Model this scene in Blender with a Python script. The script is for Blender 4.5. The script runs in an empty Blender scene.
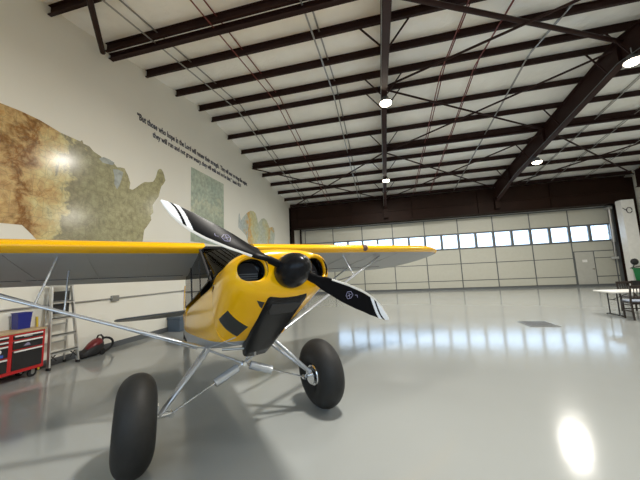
import bpy, bmesh, math, random
from mathutils import Vector, Matrix
from mathutils.bvhtree import BVHTree
random.seed(4)
C = bpy.context.scene.collection
SC = bpy.context.scene
# ------------------------------------------------------------------ camera
YAW, PITCH, ROLL, FPX, CAMH = .2171, .1135, -.0455, 278.57, 1.6138
f_ = Vector((-math.sin(YAW)*math.cos(PITCH), math.cos(YAW)*math.cos(PITCH), math.sin(PITCH)))
r0 = Vector((math.cos(YAW), math.sin(YAW), 0)); u0 = r0.cross(f_)
r_ = math.cos(ROLL)*r0 + math.sin(ROLL)*u0
u_ = -math.sin(ROLL)*r0 + math.cos(ROLL)*u0
cam = bpy.data.cameras.new('camera'); cam.sensor_width = 36; cam.lens = FPX/640*36; cam.clip_start = .05; cam.clip_end = 200
co = bpy.data.objects.new('camera', cam); C.objects.link(co); SC.camera = co
M3 = Matrix((r_, u_, -f_)).transposed()
co.matrix_world = Matrix.Translation((0, 0, CAMH)) @ M3.to_4x4()
# ------------------------------------------------------------------ world, view
W = bpy.data.worlds.new('overcast_sky'); SC.world = W; W.use_nodes = True
bg = W.node_tree.nodes['Background']; bg.inputs[0].default_value = (.58, .78, 1, 1); bg.inputs[1].default_value = 2.9
SC.view_settings.view_transform = 'Standard'; SC.view_settings.look = 'None'
SC.view_settings.exposure = 0.42; SC.view_settings.gamma = 1; SC.view_settings.use_curve_mapping = False
LAMP_W = 118
# ------------------------------------------------------------------ materials
def mat(name, col, rough=.5, metal=0, var=.04, vscale=6, bump=0, bscale=40, coat=0, spec=.5, bdist=.02):
    m = bpy.data.materials.new(name); m.use_nodes = True
    nt = m.node_tree; b = nt.nodes['Principled BSDF']
    b.inputs['Roughness'].default_value = rough; b.inputs['Metallic'].default_value = metal
    b.inputs['Coat Weight'].default_value = coat; b.inputs['Coat Roughness'].default_value = .05
    b.inputs['Specular IOR Level'].default_value = spec
    tc = nt.nodes.new('ShaderNodeTexCoord'); nz = nt.nodes.new('ShaderNodeTexNoise')
    nz.inputs['Scale'].default_value = vscale; nz.inputs['Detail'].default_value = 4
    nt.links.new(tc.outputs['Object'], nz.inputs['Vector'])
    rp = nt.nodes.new('ShaderNodeValToRGB')
    a = [max(0, c*(1-var)) for c in col]; d = [min(1, c*(1+var)) for c in col]
    rp.color_ramp.elements[0].color = (*a, 1); rp.color_ramp.elements[1].color = (*d, 1)
    rp.color_ramp.elements[0].position = .3; rp.color_ramp.elements[1].position = .7
    nt.links.new(nz.outputs['Fac'], rp.inputs['Fac']); nt.links.new(rp.outputs['Color'], b.inputs['Base Color'])
    if bump:
        n2 = nt.nodes.new('ShaderNodeTexNoise'); n2.inputs['Scale'].default_value = bscale; n2.inputs['Detail'].default_value = 5
        bp = nt.nodes.new('ShaderNodeBump'); bp.inputs['Strength'].default_value = bump; bp.inputs['Distance'].default_value = bdist
        nt.links.new(tc.outputs['Object'], n2.inputs['Vector']); nt.links.new(n2.outputs['Fac'], bp.inputs['Height'])
        nt.links.new(bp.outputs['Normal'], b.inputs['Normal'])
    return m
def glass(name, tint, alpha, rough=.02):
    m = bpy.data.materials.new(name); m.use_nodes = True; nt = m.node_tree; nt.nodes.clear()
    o = nt.nodes.new('ShaderNodeOutputMaterial'); t = nt.nodes.new('ShaderNodeBsdfTransparent'); t.inputs[0].default_value = (*tint, 1)
    g = nt.nodes.new('ShaderNodeBsdfGlossy'); g.inputs['Roughness'].default_value = rough
    fr = nt.nodes.new('ShaderNodeFresnel'); fr.inputs[0].default_value = 1.45
    mx = nt.nodes.new('ShaderNodeMixShader'); mx.inputs[0].default_value = alpha
    nt.links.new(fr.outputs[0], mx.inputs[0]); nt.links.new(t.outputs[0], mx.inputs[1]); nt.links.new(g.outputs[0], mx.inputs[2])
    nt.links.new(mx.outputs[0], o.inputs[0]); return m
def emit(name, col, s):
    m = bpy.data.materials.new(name); m.use_nodes = True; nt = m.node_tree; nt.nodes.clear()
    o = nt.nodes.new('ShaderNodeOutputMaterial'); e = nt.nodes.new('ShaderNodeEmission')
    e.inputs[0].default_value = (*col, 1); e.inputs[1].default_value = s; nt.links.new(e.outputs[0], o.inputs[0]); return m
M = dict(
 tailgrey=mat('charcoal_grey_tail_paint', (.09, .10, .11), .35, var=.03),
 wall=mat('warm_white_wall_paint', (.83, .82, .745), .45, var=.02, vscale=.6, bump=.05, bscale=60),
 ceil=mat('white_vinyl_insulation', (.92, .92, .88), .36, var=.03, vscale=2, bump=.9, bscale=2.6, bdist=.06),
 steel=mat('dark_red_oxide_steel', (.028, .012, .010), .55, var=.15, vscale=3, spec=.2),
 header=mat('brown_header_steel', (.017, .007, .004), .6, var=.15, vscale=2, spec=.15),
 redrod=mat('red_oxide_rod', (.16, .03, .025), .5),
 galv=mat('galvanised_conduit', (.35, .35, .34), .35, .7),
 base=mat('grey_baseboard', (.10, .11, .12), .5),
 doorp=mat('cream_door_panel', (.50, .50, .435), .5, var=.02),
 doorf=mat('grey_door_frame', (.12, .13, .135), .45),
 flash=mat('pale_flashing', (.45, .46, .45), .4),
 glass=glass('window_glass', (.97, .98, 1), .05),
 pdoor=mat('grey_personnel_door', (.47, .47, .43), .45),
 white=mat('white_paint', (.8, .8, .78), .4),
 yellow=mat('yellow_aircraft_paint', (.84, .435, .001), .22, var=.02, coat=.15, spec=.4),
 silver=mat('silver_grey_aircraft_paint', (.36, .37, .385), .33, .25, var=.02),
 under=mat('wing_underside_grey', (.33, .335, .33), .42, .15, var=.02),
 black=mat('gloss_black_carbon', (.012, .012, .013), .12, coat=.5),
 carbon=mat('carbon_weave', (.008, .008, .009), .25, var=.4, vscale=160, spec=.16),
 dull=mat('matt_black', (.02, .02, .021), .65),
 grille=mat('dark_vent_mesh', (.025, .027, .025), .5, var=.5, vscale=250),
 rubber=mat('black_tyre_rubber', (.019, .019, .0185), .6, spec=.3, var=.12, vscale=20, bump=.04, bscale=50),
 alu=mat('polished_aluminium', (.72, .74, .77), .16, .95, var=.02),
 strut=mat('silver_painted_tube', (.55, .58, .62), .2, .6, var=.02),
 ladder=mat('ladder_aluminium', (.62, .62, .6), .35, .7),
 bladew=mat('white_blade_tip', (.80, .81, .84), .3),
 bladeb=mat('black_blade', (.005, .005, .006), .3, spec=.06),
 bladele=mat('nickel_leading_edge', (.62, .60, .55), .45, .0),
 emblem=mat('pale_violet_emblem', (.26, .24, .36), .5),
 tint=glass('clear_cabin_acrylic', (.38, .40, .41), .08),
 darkred=mat('dark_red_plastic', (.16, .010, .014), .35),
 red=mat('red_enamel', (.50, .012, .014), .3, coat=.3),
 blackdr=mat('black_drawer', (.016, .016, .018), .4),
 wood=mat('tan_wooden_top', (.50, .36, .20), .5, var=.2, vscale=9),
 blue=mat('blue_plastic', (.015, .025, .22), .35),
 bluebin=mat('slate_blue_case', (.07, .10, .14), .5),
 green=mat('green_plastic', (.01, .20, .06), .4),
 brownwood=mat('dark_brown_chair_wood', (.018, .010, .007), .4, var=.3, vscale=14),
 cushion=mat('blue_grey_cushion', (.30, .34, .42), .8, bump=.1),
 tabletop=mat('white_laminate', (.78, .77, .73), .35),
 orange=mat('dark_amber_lens', (.10, .05, .035), .2),
 sblue=mat('sticker_blue', (.05, .12, .5), .5), syel=mat('sticker_yellow', (.8, .6, .05), .5),
 ink=mat('dark_navy_wall_lettering', (.03, .035, .07), .5),
 lens=emit('lamp_lens_glow', (1, .86, .66), 22),
)
# glossy epoxy floor
def floor_mat():
    m = mat('glossy_grey_epoxy_floor', (.335, .35, .34), .125, var=.03, vscale=.5)
    nt = m.node_tree; b = nt.nodes['Principled BSDF']
    tc = nt.nodes['Texture Coordinate'] if 'Texture Coordinate' in nt.nodes else nt.nodes.new('ShaderNodeTexCoord')
    n = nt.nodes.new('ShaderNodeTexNoise'); n.inputs['Scale'].default_value = 1.3; n.inputs['Detail'].default_value = 3
    n2 = nt.nodes.new('ShaderNodeTexNoise'); n2.inputs['Scale'].default_value = 22; n2.inputs['Detail'].default_value = 4
    for q in (n, n2): nt.links.new(tc.outputs['Object'], q.inputs['Vector'])
    b1 = nt.nodes.new('ShaderNodeBump'); b1.inputs['Strength'].default_value = .12; b1.inputs['Distance'].default_value = .02
    b2 = nt.nodes.new('ShaderNodeBump'); b2.inputs['Strength'].default_value = .06; b2.inputs['Distance'].default_value = .002
    nt.links.new(n.outputs['Fac'], b1.inputs['Height']); nt.links.new(n2.outputs['Fac'], b2.inputs['Height'])
    nt.links.new(b1.outputs['Normal'], b2.inputs['Normal']); nt.links.new(b2.outputs['Normal'], b.inputs['Normal'])
    b.inputs['Specular IOR Level'].default_value = .75
    return m
M['floor'] = floor_mat()
def map_mat(name, stops, scale, dist, axis='Y', lo=2.7, hi=7.4, lines=None, jitter=.5, linecol=(.16, .15, .10), rough=.17):
    """relief map: colour bands across the wall broken up by noise, with ruled border lines"""
    m = bpy.data.materials.new(name); m.use_nodes = True; nt = m.node_tree; b = nt.nodes['Principled BSDF']
    b.inputs['Roughness'].default_value = rough
    N = nt.nodes.new; L = nt.links.new
    tc = N('ShaderNodeTexCoord'); sp = N('ShaderNodeSeparateXYZ'); L(tc.outputs['Object'], sp.inputs[0])
    nz = N('ShaderNodeTexNoise'); nz.inputs['Scale'].default_value = scale; nz.inputs['Detail'].default_value = 9; nz.inputs['Roughness'].default_value = .65; nz.inputs['Distortion'].default_value = dist
    L(tc.outputs['Object'], nz.inputs['Vector'])
    mr = N('ShaderNodeMapRange'); mr.inputs[1].default_value = lo; mr.inputs[2].default_value = hi; L(sp.outputs[axis], mr.inputs[0])
    s = N('ShaderNodeMath'); s.operation = 'SUBTRACT'; s.inputs[1].default_value = .5; L(nz.outputs['Fac'], s.inputs[0])
    k = N('ShaderNodeMath'); k.operation = 'MULTIPLY_ADD'; k.inputs[1].default_value = jitter; L(s.outputs[0], k.inputs[0]); L(mr.outputs[0], k.inputs[2])
    rp = N('ShaderNodeValToRGB'); els = rp.color_ramp.elements
    while len(els) > 1: els.remove(els[0])
    els[0].position = stops[0][0]; els[0].color = (*stops[0][1], 1)
    for p, c in stops[1:]:
        e = els.new(p); e.color = (*c, 1)
    L(k.outputs[0], rp.inputs[0])
    n3 = N('ShaderNodeTexNoise'); n3.inputs['Scale'].default_value = 9; n3.inputs['Detail'].default_value = 8; L(tc.outputs['Object'], n3.inputs['Vector'])
    mx = N('ShaderNodeMix'); mx.data_type = 'RGBA'; mx.blend_type = 'OVERLAY'; mx.inputs[0].default_value = .6
    L(rp.outputs[0], mx.inputs[6]); L(n3.outputs['Fac'], mx.inputs[7])
    out = mx.outputs[2]
    if lines:
        cb = N('ShaderNodeCombineXYZ'); L(sp.outputs['Y'], cb.inputs[0]); L(sp.outputs['Z'], cb.inputs[1])
        br = N('ShaderNodeTexBrick'); br.inputs['Scale'].default_value = 1; br.inputs['Mortar Size'].default_value = .006
        br.inputs['Brick Width'].default_value = lines[0]; br.inputs['Row Height'].default_value = lines[1]; br.offset = .37
        L(cb.outputs[0], br.inputs['Vector'])
        vo = N('ShaderNodeTexVoronoi'); vo.feature = 'DISTANCE_TO_EDGE'; vo.inputs['Scale'].default_value = 7
        L(cb.outputs[0], vo.inputs['Vector'])
        lt = N('ShaderNodeMath'); lt.operation = 'LESS_THAN'; lt.inputs[1].default_value = .028; L(vo.outputs['Distance'], lt.inputs[0])
        ma = N('ShaderNodeMath'); ma.operation = 'MAXIMUM'; L(lt.outputs[0], ma.inputs[0]); L(br.outputs['Fac'], ma.inputs[1])
        mk = N('ShaderNodeMath'); mk.operation = 'MULTIPLY'; mk.inputs[1].default_value = .28; L(ma.outputs[0], mk.inputs[0])
        m2 = N('ShaderNodeMix'); m2.data_type = 'RGBA'; L(mk.outputs[0], m2.inputs[0]); L(out, m2.inputs[6]); m2.inputs[7].default_value = (*linecol, 1)
        out = m2.outputs[2]
    L(out, b.inputs['Base Color']); return m
# ------------------------------------------------------------------ mesh helpers
class MB:
    def __init__(s): s.v = []; s.f = []; s.m = []
    def add(s, vs, fs, mi=0):
        o = len(s.v); s.v += [tuple(v) for v in vs]; s.f += [tuple(i+o for i in f) for f in fs]; s.m += [mi]*len(fs)
    def box(s, x0, x1, y0, y1, z0, z1, mi=0):
        s.add([(x, y, z) for z in (z0, z1) for (x, y) in ((x0, y0), (x1, y0), (x1, y1), (x0, y1))],
              [(3, 2, 1, 0), (4, 5, 6, 7), (0, 1, 5, 4), (1, 2, 6, 5), (2, 3, 7, 6), (3, 0, 4, 7)], mi); return s
    def bar(s, a, b, w, h, up=(0, 0, 1), mi=0):
        a, b = Vector(a), Vector(b); d = (b-a).normalized(); up = Vector(up)
        if abs(d.dot(up)) > .98: up = Vector((1, 0, 0))
        x = d.cross(up).normalized()*w/2; y = x.normalized().cross(d).normalized()*h/2
        s.add([p+q for p in (a, b) for q in (-x-y, x-y, x+y, -x+y)], [(3, 2, 1, 0), (4, 5, 6, 7), (0, 1, 5, 4), (1, 2, 6, 5), (2, 3, 7, 6), (3, 0, 4, 7)], mi); return s
    def tube(s, pts, r, n=10, mi=0, flat=1, up=(0, 0, 1), cap=True):
        pts = [Vector(p) for p in pts]; rr = r if isinstance(r, (list, tuple)) else [r]*len(pts)
        rings = []; prev = None
        for i, p in enumerate(pts):
            d = (pts[min(i+1, len(pts)-1)]-pts[max(i-1, 0)]).normalized()
            u = Vector(up) if prev is None else prev
            x = d.cross(u)
            if x.length < .05: x = d.cross(Vector((1, 0, 0)))
            x.normalize(); y = x.cross(d).normalized(); prev = y
            rings.append([p+(x*math.cos(t)*rr[i]+y*math.sin(t)*rr[i]*flat) for t in [2*math.pi*k/n for k in range(n)]])
        s.loft(rings, mi, cap); return s
    def loft(s, rings, mi=0, cap=True, closed=True):
        n = len(rings[0]); vs = [v for r in rings for v in r]; fs = []
        for i in range(len(rings)-1):
            for k in range(n if closed else n-1):
                a = i*n+k; b = i*n+(k+1) % n; fs.append((a, b, b+n, a+n))
        if cap and closed:
            fs.append(tuple(range(n))[::-1]); fs.append(tuple((len(rings)-1)*n+k for k in range(n)))
        s.add(vs, fs, mi); return s
    def lathe(s, c, axis, prof, n=24, mi=0, cap=True):
        """prof: list of (distance along axis, radius)"""
        c = Vector(c); ax = Vector(axis).normalized(); x = ax.orthogonal().normalized(); y = ax.cross(x)
        s.loft([[c+ax*a+(x*math.cos(t)+y*math.sin(t))*max(r, 1e-4) for t in [2*math.pi*k/n for k in range(n)]] for a, r in prof], mi, cap); return s
    def prism(s, pts, vec, mi=0):
        n = len(pts); v = Vector(vec); P = [Vector(p) for p in pts]
        s.add(P+[p+v for p in P], [tuple(range(n))[::-1], tuple(range(n, 2*n))]+[(i, (i+1) % n, (i+1) % n+n, i+n) for i in range(n)], mi); return s
    def build(s, name, mats, parent=None, smooth=None, bevel=0, loc=None, sub=0):
        me = bpy.data.meshes.new(name); me.from_pydata(s.v, [], s.f)
        if not isinstance(mats, (list, tuple)): mats = [mats]
        for m in mats: me.materials.append(m)
        for p, mi in zip(me.polygons, s.m): p.material_index = mi
        bm = bmesh.new(); bm.from_mesh(me); bmesh.ops.recalc_face_normals(bm, faces=bm.faces); bm.to_mesh(me); bm.free()
        o = bpy.data.objects.new(name, me); C.objects.link(o)
        if parent: o.parent = parent
        if loc: o.location = loc
        if smooth is not None:
            for p in me.polygons: p.use_smooth = True
            try: me.set_sharp_from_angle(angle=math.radians(smooth))
            except Exception: pass
        if bevel:
            b = o.modifiers.new('bevel', 'BEVEL'); b.width = bevel; b.segments = 2; b.limit_method = 'ANGLE'
        if sub:
            b = o.modifiers.new('sub', 'SUBSURF'); b.levels = sub; b.render_levels = sub
        return o
def tag(o, label, cat, group=None, kind=None):
    o['label'] = label
    if cat: o['category'] = cat
    if group: o['group'] = group
    if kind: o['kind'] = kind
    return o
def thing(name, label, cat, loc=(0, 0, 0), rz=0, group=None):
    o = bpy.data.objects.new(name, None); C.objects.link(o); o.location = loc; o.rotation_euler = (0, 0, rz); o.empty_display_size = .1
    return tag(o, label, cat, group)
def struct(o): o['kind'] = 'structure'; return o
def copy_tree(o, parent=None):
    c = o.copy(); C.objects.link(c)
    if parent: c.parent = parent
    for ch in list(o.children): copy_tree(ch, c)
    return c
# ------------------------------------------------------------------ hall dimensions
XL, XR, YB, YD = -6.6155, 14.9, -1.5, 20.4474
RY, RZ, SL = 9.4706, 8.3714, .1496
def rz(y): return RZ-SL*abs(y-RY)
D0 = YD
# floor
fb = MB(); fb.box(XL-.2, XR+.2, YB-.2, YD+.3, -.2, 0); struct(fb.build('floor', M['floor']))
# end walls following the gable
def gable(x0, x1, name):
    b = MB(); pts = [(x0, YB-.2, -.1), (x0, YD+.25, -.1), (x0, YD+.25, rz(YD)), (x0, RY, RZ+.05), (x0, YB-.2, rz(YB-.2))]
    b.prism(pts, (x1-x0, 0, 0)); return struct(b.build(name, M['wall']))
gable(XL-.2, XL, 'wall_left'); gable(XR, XR+.2, 'wall_right')
FILL_WIN = [(-6.1, -4.3), (-3.9, -2.1), (-1.7, .1), (.5, 2.3), (2.7, 4.5)]; bz0, bz1 = 1.1, 3.3  # added window openings behind the camera, there to let in cool fill light
b = MB(); b.box(XL-.2, XR+.2, YB-.2, YB, -.1, bz0); b.box(XL-.2, XR+.2, YB-.2, YB, bz1, rz(YB)+.02)
xs_ = [XL-.2]+[v for p in FILL_WIN for v in p]+[XR+.2]
for k in range(0, len(xs_), 2): b.box(xs_[k], xs_[k+1], YB-.2, YB, bz0, bz1)
struct(b.build('wall_back', M['wall']))
for k, (a_, c_) in enumerate(FILL_WIN):  # frames and panes of the added, unseen fill-light windows
    b = MB()
    for (p, q_, z0_, z1_) in ((a_, a_+.05, bz0, bz1), (c_-.05, c_, bz0, bz1), (a_+.05, c_-.05, bz0, bz0+.05), (a_+.05, c_-.05, bz1-.05, bz1), ((a_+c_)/2-.02, (a_+c_)/2+.02, bz0+.05, bz1-.05)): b.box(p, q_, YB-.14, YB-.06, z0_, z1_)
    w = struct(b.build(f'window_{k+1}', M['white'])); g = MB(); g.box(a_+.05, c_-.05, YB-.105, YB-.10, bz0+.05, bz1-.05); g.build('pane', M['glass'], w)
b = MB()
b.box(XL-.2, -5.97, YD, YD+.2, -.1, 4.85); b.box(13.9, XR+.2, YD, YD+.2, -.1, 4.85); b.box(XL-.2, XR+.2, YD, YD+.2, 4.85, rz(YD)+.02)
struct(b.build('wall_front', M['wall']))
# ceiling: insulation sagging between the purlins
PO = [.41+1.25*k for k in range(9)]
b = MB(); ys = []
y = YB-.2
for side in (-1, 1):
    pass
offs = sorted([RY-o for o in PO]+[RY+o for o in PO])
sam = []
edges = [YB-.2]+[o for o in offs if YB < o < YD]+[YD+.25]
for i in range(len(edges)-1):
    for k in range(8):
        t = k/8; yy = edges[i]+(edges[i+1]-edges[i])*t; sag = .045*math.sin(math.pi*t)
        sam.append((yy, rz(yy)-sag+.0))
sam.append((edges[-1], rz(edges[-1])))
x0, x1 = XL-.15, XR+.15
b.loft([[(x, yy, zz), (x, yy, zz+.0)] for x, yy, zz in []] or [[(x0, yy, zz), (x1, yy, zz), (x1, yy, zz+.25), (x0, yy, zz+.25)] for yy, zz in sam])
struct(b.build('ceiling', M['ceil'], smooth=60))
# baseboards
b = MB(); b.box(XL, XL+.025, YB, YD-.1, 0, .13); struct(b.build('baseboard_left', M['base']))
b = MB(); b.box(XR-.025, XR, YB, YD-.3, 0, .13); struct(b.build('baseboard_right', M['base']))
# ------------------------------------------------------------------ roof steel
ordn = ['first', 'second', 'third', 'fourth', 'fifth', 'sixth', 'seventh', 'eighth', 'ninth']
for side, sname in ((1, 'hangar door'), (-1, 'camera')):
    for k, o in enumerate(PO):
        yy = RY+side*o
        if not (YB+.1 < yy < YD-.3): continue
        zt = rz(yy)-.012; b = MB()
        b.box(XL+.01, XR-.01, yy-.008, yy+.008, zt-.225, zt)
        b.box(XL+.01, XR-.01, yy-.008, yy+side*.065, zt-.012, zt); b.box(XL+.01, XR-.01, yy-.065, yy+.008, zt-.225, zt-.21)
        tag(b.build('roof_purlin', M['steel']), f'dark brown steel roof purlin, {ordn[k]} out from the ridge on the {sname} side', 'roof beam', 'roof purlins')
# hanging strut beams at mid slope (double beams)
for yy, nm in ((13.62, 'hangar door'), (5.42, 'camera')):
    zt = rz(yy)-.24; b = MB()
    for (xa, xb) in ((XL+.01, .35), (.53, 7.26), (7.46, 14.6)):
        b.box(xa, xb, yy-.065, yy+.065, zt-.14, zt-.128); b.box(xa, xb, yy-.006, yy+.006, zt-.14, zt); b.box(xa, xb, yy-.065, yy+.065, zt-.012, zt)
    tag(b.build('strut_beam', M['steel']), f'brown strut beam doubled under a purlin halfway down the {nm} side slope', 'roof beam')
# rafters
def rafter(x, label, w=.22, dd=0):
    b = MB(); top = .225
    ends = [(YB+.05, .95), (YB+2.5, .62+dd), (RY, .66+dd), (YD-3.2, .66+dd), (YD-.95, .98+dd)]
    def line(yy):
        for i in range(len(ends)-1):
            if ends[i][0] <= yy <= ends[i+1][0]:
                t = (yy-ends[i][0])/(ends[i+1][0]-ends[i][0]); return ends[i][1]*(1-t)+ends[i+1][1]*t
        return ends[-1][1]
    rings = lambda hw, off0, off1: [[(x-hw, e, rz(e)-off0(e)), (x+hw, e, rz(e)-off0(e)), (x+hw, e, rz(e)-off1(e)), (x-hw, e, rz(e)-off1(e))] for e, _ in ends]
    b.loft(rings(w/2, lambda e: top, lambda e: top+.014)); b.loft(rings(.006, lambda e: top, lambda e: top+line(e)-.01)); b.loft(rings(w/2, lambda e: top+line(e)-.016, lambda e: top+line(e)))
    for e in (YB+2.5, 5.42, RY, 13.62, YD-3.2): b.box(x-w/2, x+w/2, e-.006, e+.006, rz(e)-top-line(e)+.005, rz(e)-top-.005)
    t = thing('roof_rafter', label, 'roof beam', (0, 0, 0), group='roof rafters'); b.build('rafter_beam', M['steel'], t)
    for side in (-1, 1):                     # flange braces up to the purlins
        for k, o in enumerate(PO):
            yy = RY+side*o
            if k % 2 == 0 and .5 < yy < YD-2:
                for sx in (-1, 1):
                    q = MB(); q.bar((x+sx*.1, yy, rz(yy)-top-line(yy)+.02), (x+sx*.62, yy, rz(yy)-.2), .035, .035); q.build('flange_brace', M['steel'], t)
    return line
rl = rafter(.44, 'slim brown rafter seen from below, carrying two round lamps in the middle', .18)
rl2 = rafter(7.36, 'deep brown rafter crossing the upper right, beside two lamps', .22, .13)
rafter(14.75, 'far right brown rafter against the white end wall', .2)
for x, nm, rl in ((.44, 'slim middle', rl), (7.36, 'deep right', rl2)):
    b = MB(); pts = [(x-(.11 if x < 1 else .135), y_, rz(y_)-.225-rl(y_)+.02) for y_ in (.5, 4, RY, 12, 16.5, 19)]; b.tube(pts, .012, 8)
    tag(b.build('electrical_conduit', M['galv' if x < 1 else 'doorf'], smooth=50), f'grey electrical conduit running along the {nm} rafter', 'conduit')
# X bracing rods
def brace(a, b_, label, drop=.5, r=.035):
    q = MB(); pa = (a[0], a[1], rz(a[1])-drop); pb = (b_[0], b_[1], rz(b_[1])-drop)
    pm = None
    if (a[1]-RY)*(b_[1]-RY) < 0: pass
    q.tube([pa, pb], r, 8); tag(q.build('brace_pipe', M['steel'], smooth=50), label, 'roof brace', 'roof cross braces')
A, Bx, Cx = .44, 7.36, 14.75; W0 = XL+.05
brace((W0, 13.5), (A-.1, 19.5), 'brown brace pipe from the left wall down to the door header, in the first bay', .42)
brace((A-.1, 13.6), (W0, 19.5), 'brown brace pipe from the slim rafter down to the header corner by the left wall', .48)
brace((-6.45, 5.08), (-.3, -1.3), 'brown brace pipe at the top left corner rising from the double beam', .42, .06)
brace((A+.1, 13.7), (Bx-.1, 19.45), 'brown brace pipe from the slim rafter to the header foot of the deep rafter', .42)
brace((Bx-.1, 13.7), (A+.1, 19.45), 'brown brace pipe from the deep rafter down to the header by the far middle lamp', .48)
brace((A+.1, 9.6), (Bx-.1, 13.5), 'brown brace pipe from slim rafter at the ridge to middle of deep rafter', .42)
brace((Bx-.1, 9.6), (A+.1, 13.5), 'brown brace pipe from deep rafter at the ridge to middle of slim rafter', .48)
brace((Bx-.1, 9.3), (A+.1, 5.5), 'thick brown brace pipe entering the top edge and meeting the deep rafter at the ridge', .42, .06)
brace((A+.1, 9.3), (Bx-.1, 5.5), 'brown brace pipe from the slim rafter rising to the top edge', .48)
brace((Bx+.1, 13.6), (Cx-.1, 19.45), 'brown brace pipe right of the deep rafter slanting down to the right corner', .42)
brace((Cx-.1, 13.7), (Bx+.1, 19.45), 'brown brace pipe right of the deep rafter slanting in from the right edge', .48)
# bridging strips: pairs, one under the purlins and one near the blanket
for x, mk, nm in ((-5.2, 'galv', 'grey strip pair nearest the left wall'), (-3.55, 'redrod', 'red rod pair second from the left wall'), (-1.35, 'galv', 'grey strip pair just left of the slim rafter'),
                  (2.35, 'redrod', 'red rod pair just right of the slim rafter'), (3.4, 'redrod', 'second red rod pair right of the slim rafter'), (4.95, 'galv', 'grey strip pair left of the deep rafter'), (9.2, 'galv', 'grey strip pair right of the deep rafter'), (10.6, 'galv', 'second grey strip pair right of the deep rafter'), (12.4, 'galv', 'grey strip pair nearest the right wall')):
    t = thing('purlin_bridging', f'{nm}, running across the purlins', 'roof bracing', group='bridging strips across the purlins')
    for off, dx in ((.245, 0), (.06, .14)):
        b = MB(); n = .016 if mk == 'redrod' else .022
        for s_ in (-1, 1):
            ye = RY+s_*10.2 if s_ > 0 else YB+.3
            b.bar((x+dx, RY, rz(RY)-off), (x+dx, ye, rz(ye)-off), n*2, .008)
        b.build('bridging_strip', M[mk], t)
# ------------------------------------------------------------------ lamps
def make_lamp():
    t = thing('high_bay_lamp', '', 'lamp')
    b = MB(); b.lathe((0, 0, 0), (0, 0, 1), [(.0, .21), (.03, .22), (.06, .19), (.12, .12), (.2, .10), (.22, .05)], 28); b.build('lamp_housing', M['doorf'], t, smooth=40)
    b = MB(); b.lathe((0, 0, -.012), (0, 0, 1), [(-.09, .002), (-.085, .06), (-.065, .12), (-.035, .165), (0, .185), (.014, .19)], 28); b.build('lamp_lens', M['lens'], t, smooth=40)
    b = MB(); b.tube([(0, 0, .2), (0, 0, .42)], .012, 8); b.build('hanger', M['galv'], t)
    return t
lp = make_lamp()
spots = [(.47, 9.2, 7.2, 'round white-lit lamp under the slim rafter, the nearer and higher one'), (.49, 15.55, 6.5, 'round lit lamp under the slim rafter, the one near the door header'),
         (7.45, 14.70, 6.31, 'round lit lamp beside the deep rafter near the door header'), (7.30, 9.1, 7.13, 'large bright lamp at the right edge beside the deep rafter'),
         (.47, 2.95, 6.5, 'lamp above the aircraft, out of the frame overhead'), (7.36, 2.95, 6.5, 'lamp on the deep rafter, out of the frame overhead')]
for i, (x, y, z, lab) in enumerate(spots):
    o = lp if i == 0 else copy_tree(lp)
    o.location = (x, y, z); o['label'] = lab; o['group'] = 'high bay lamps'
    ld = bpy.data.lights.new('lamp_light', 'AREA'); ld.shape = 'DISK'; ld.size = .62; ld.energy = LAMP_W; ld.color = (1, .955, .87)
    if y < 5: ld.energy = LAMP_W*(.40 if x > 5 else 1.45)
    lo = bpy.data.objects.new('lamp_light', ld); C.objects.link(lo); lo.parent = o; lo.location = (0, 0, -.12)
# ------------------------------------------------------------------ hangar door wall
X0, PW = -5.6463, 2.1543
WB, WT, TOP = 2.75, 3.7314, 4.78
door = thing('door_1', 'wide cream panelled hangar door with a row of windows', 'door', (0, D0, 0)); struct(door)
def dm(b, x0, x1, z0, z1, y0=-.02, y1=.0, mi=0): b.box(x0, x1, y0, y1, z0, z1, mi)
XE0, XE1 = -5.97, 13.88
cols = [XE0]+[X0+i*PW for i in range(10)]+[XE1]
rows = [.12, .60, 1.72, WB-.05]
mx0, mx1 = 11.67, 12.66
for i in range(len(cols)-1):
    b = MB(); a, c = cols[i]+.025, cols[i+1]-.025
    if i == 9:   # column holding the personnel door
        dm(b, a, c, 2.15, WB-.06)
        dm(b, mx1+.03, c, .12, .55); dm(b, mx1+.03, c, .60, 1.68); dm(b, mx1+.03, c, 1.72, 2.1)
    else:
        for r in range(3): dm(b, a, c, rows[r]+.02, rows[r+1]-.02)
    if not (2 <= i <= 9): dm(b, a, c, WB, WT)
    dm(b, a, c, WT+.06, TOP-.03)
    b.build('door_panel', M['doorp'], door)
b = MB(); fr = (0.0, .06)
dm(b, XE0, XE1, 0, .12, -.05, .06)
for x in cols: dm(b, x-.03, x+.03, .1, TOP, -.035, .06)
for z in rows[1:3]:
    dm(b, XE0, mx0-.02, z-.022, z+.022, -.03, .05)
dm(b, mx1, XE1, .55, .6, -.03, .05); dm(b, mx1, XE1, 1.68, 1.72, -.03, .05); dm(b, mx0-.05, XE1, 2.1, 2.15, -.03, .05)
for x in (mx0-.04, mx1): dm(b, x, x+.04, .1, 2.12, -.035, .05)
dm(b, XE0, XE1, WB-.06, WB, -.04, .06); dm(b, XE0, XE1, WT, WT+.06, -.04, .06); dm(b, XE0, XE1, TOP-.03, TOP+.05, -.05, .08)
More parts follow.
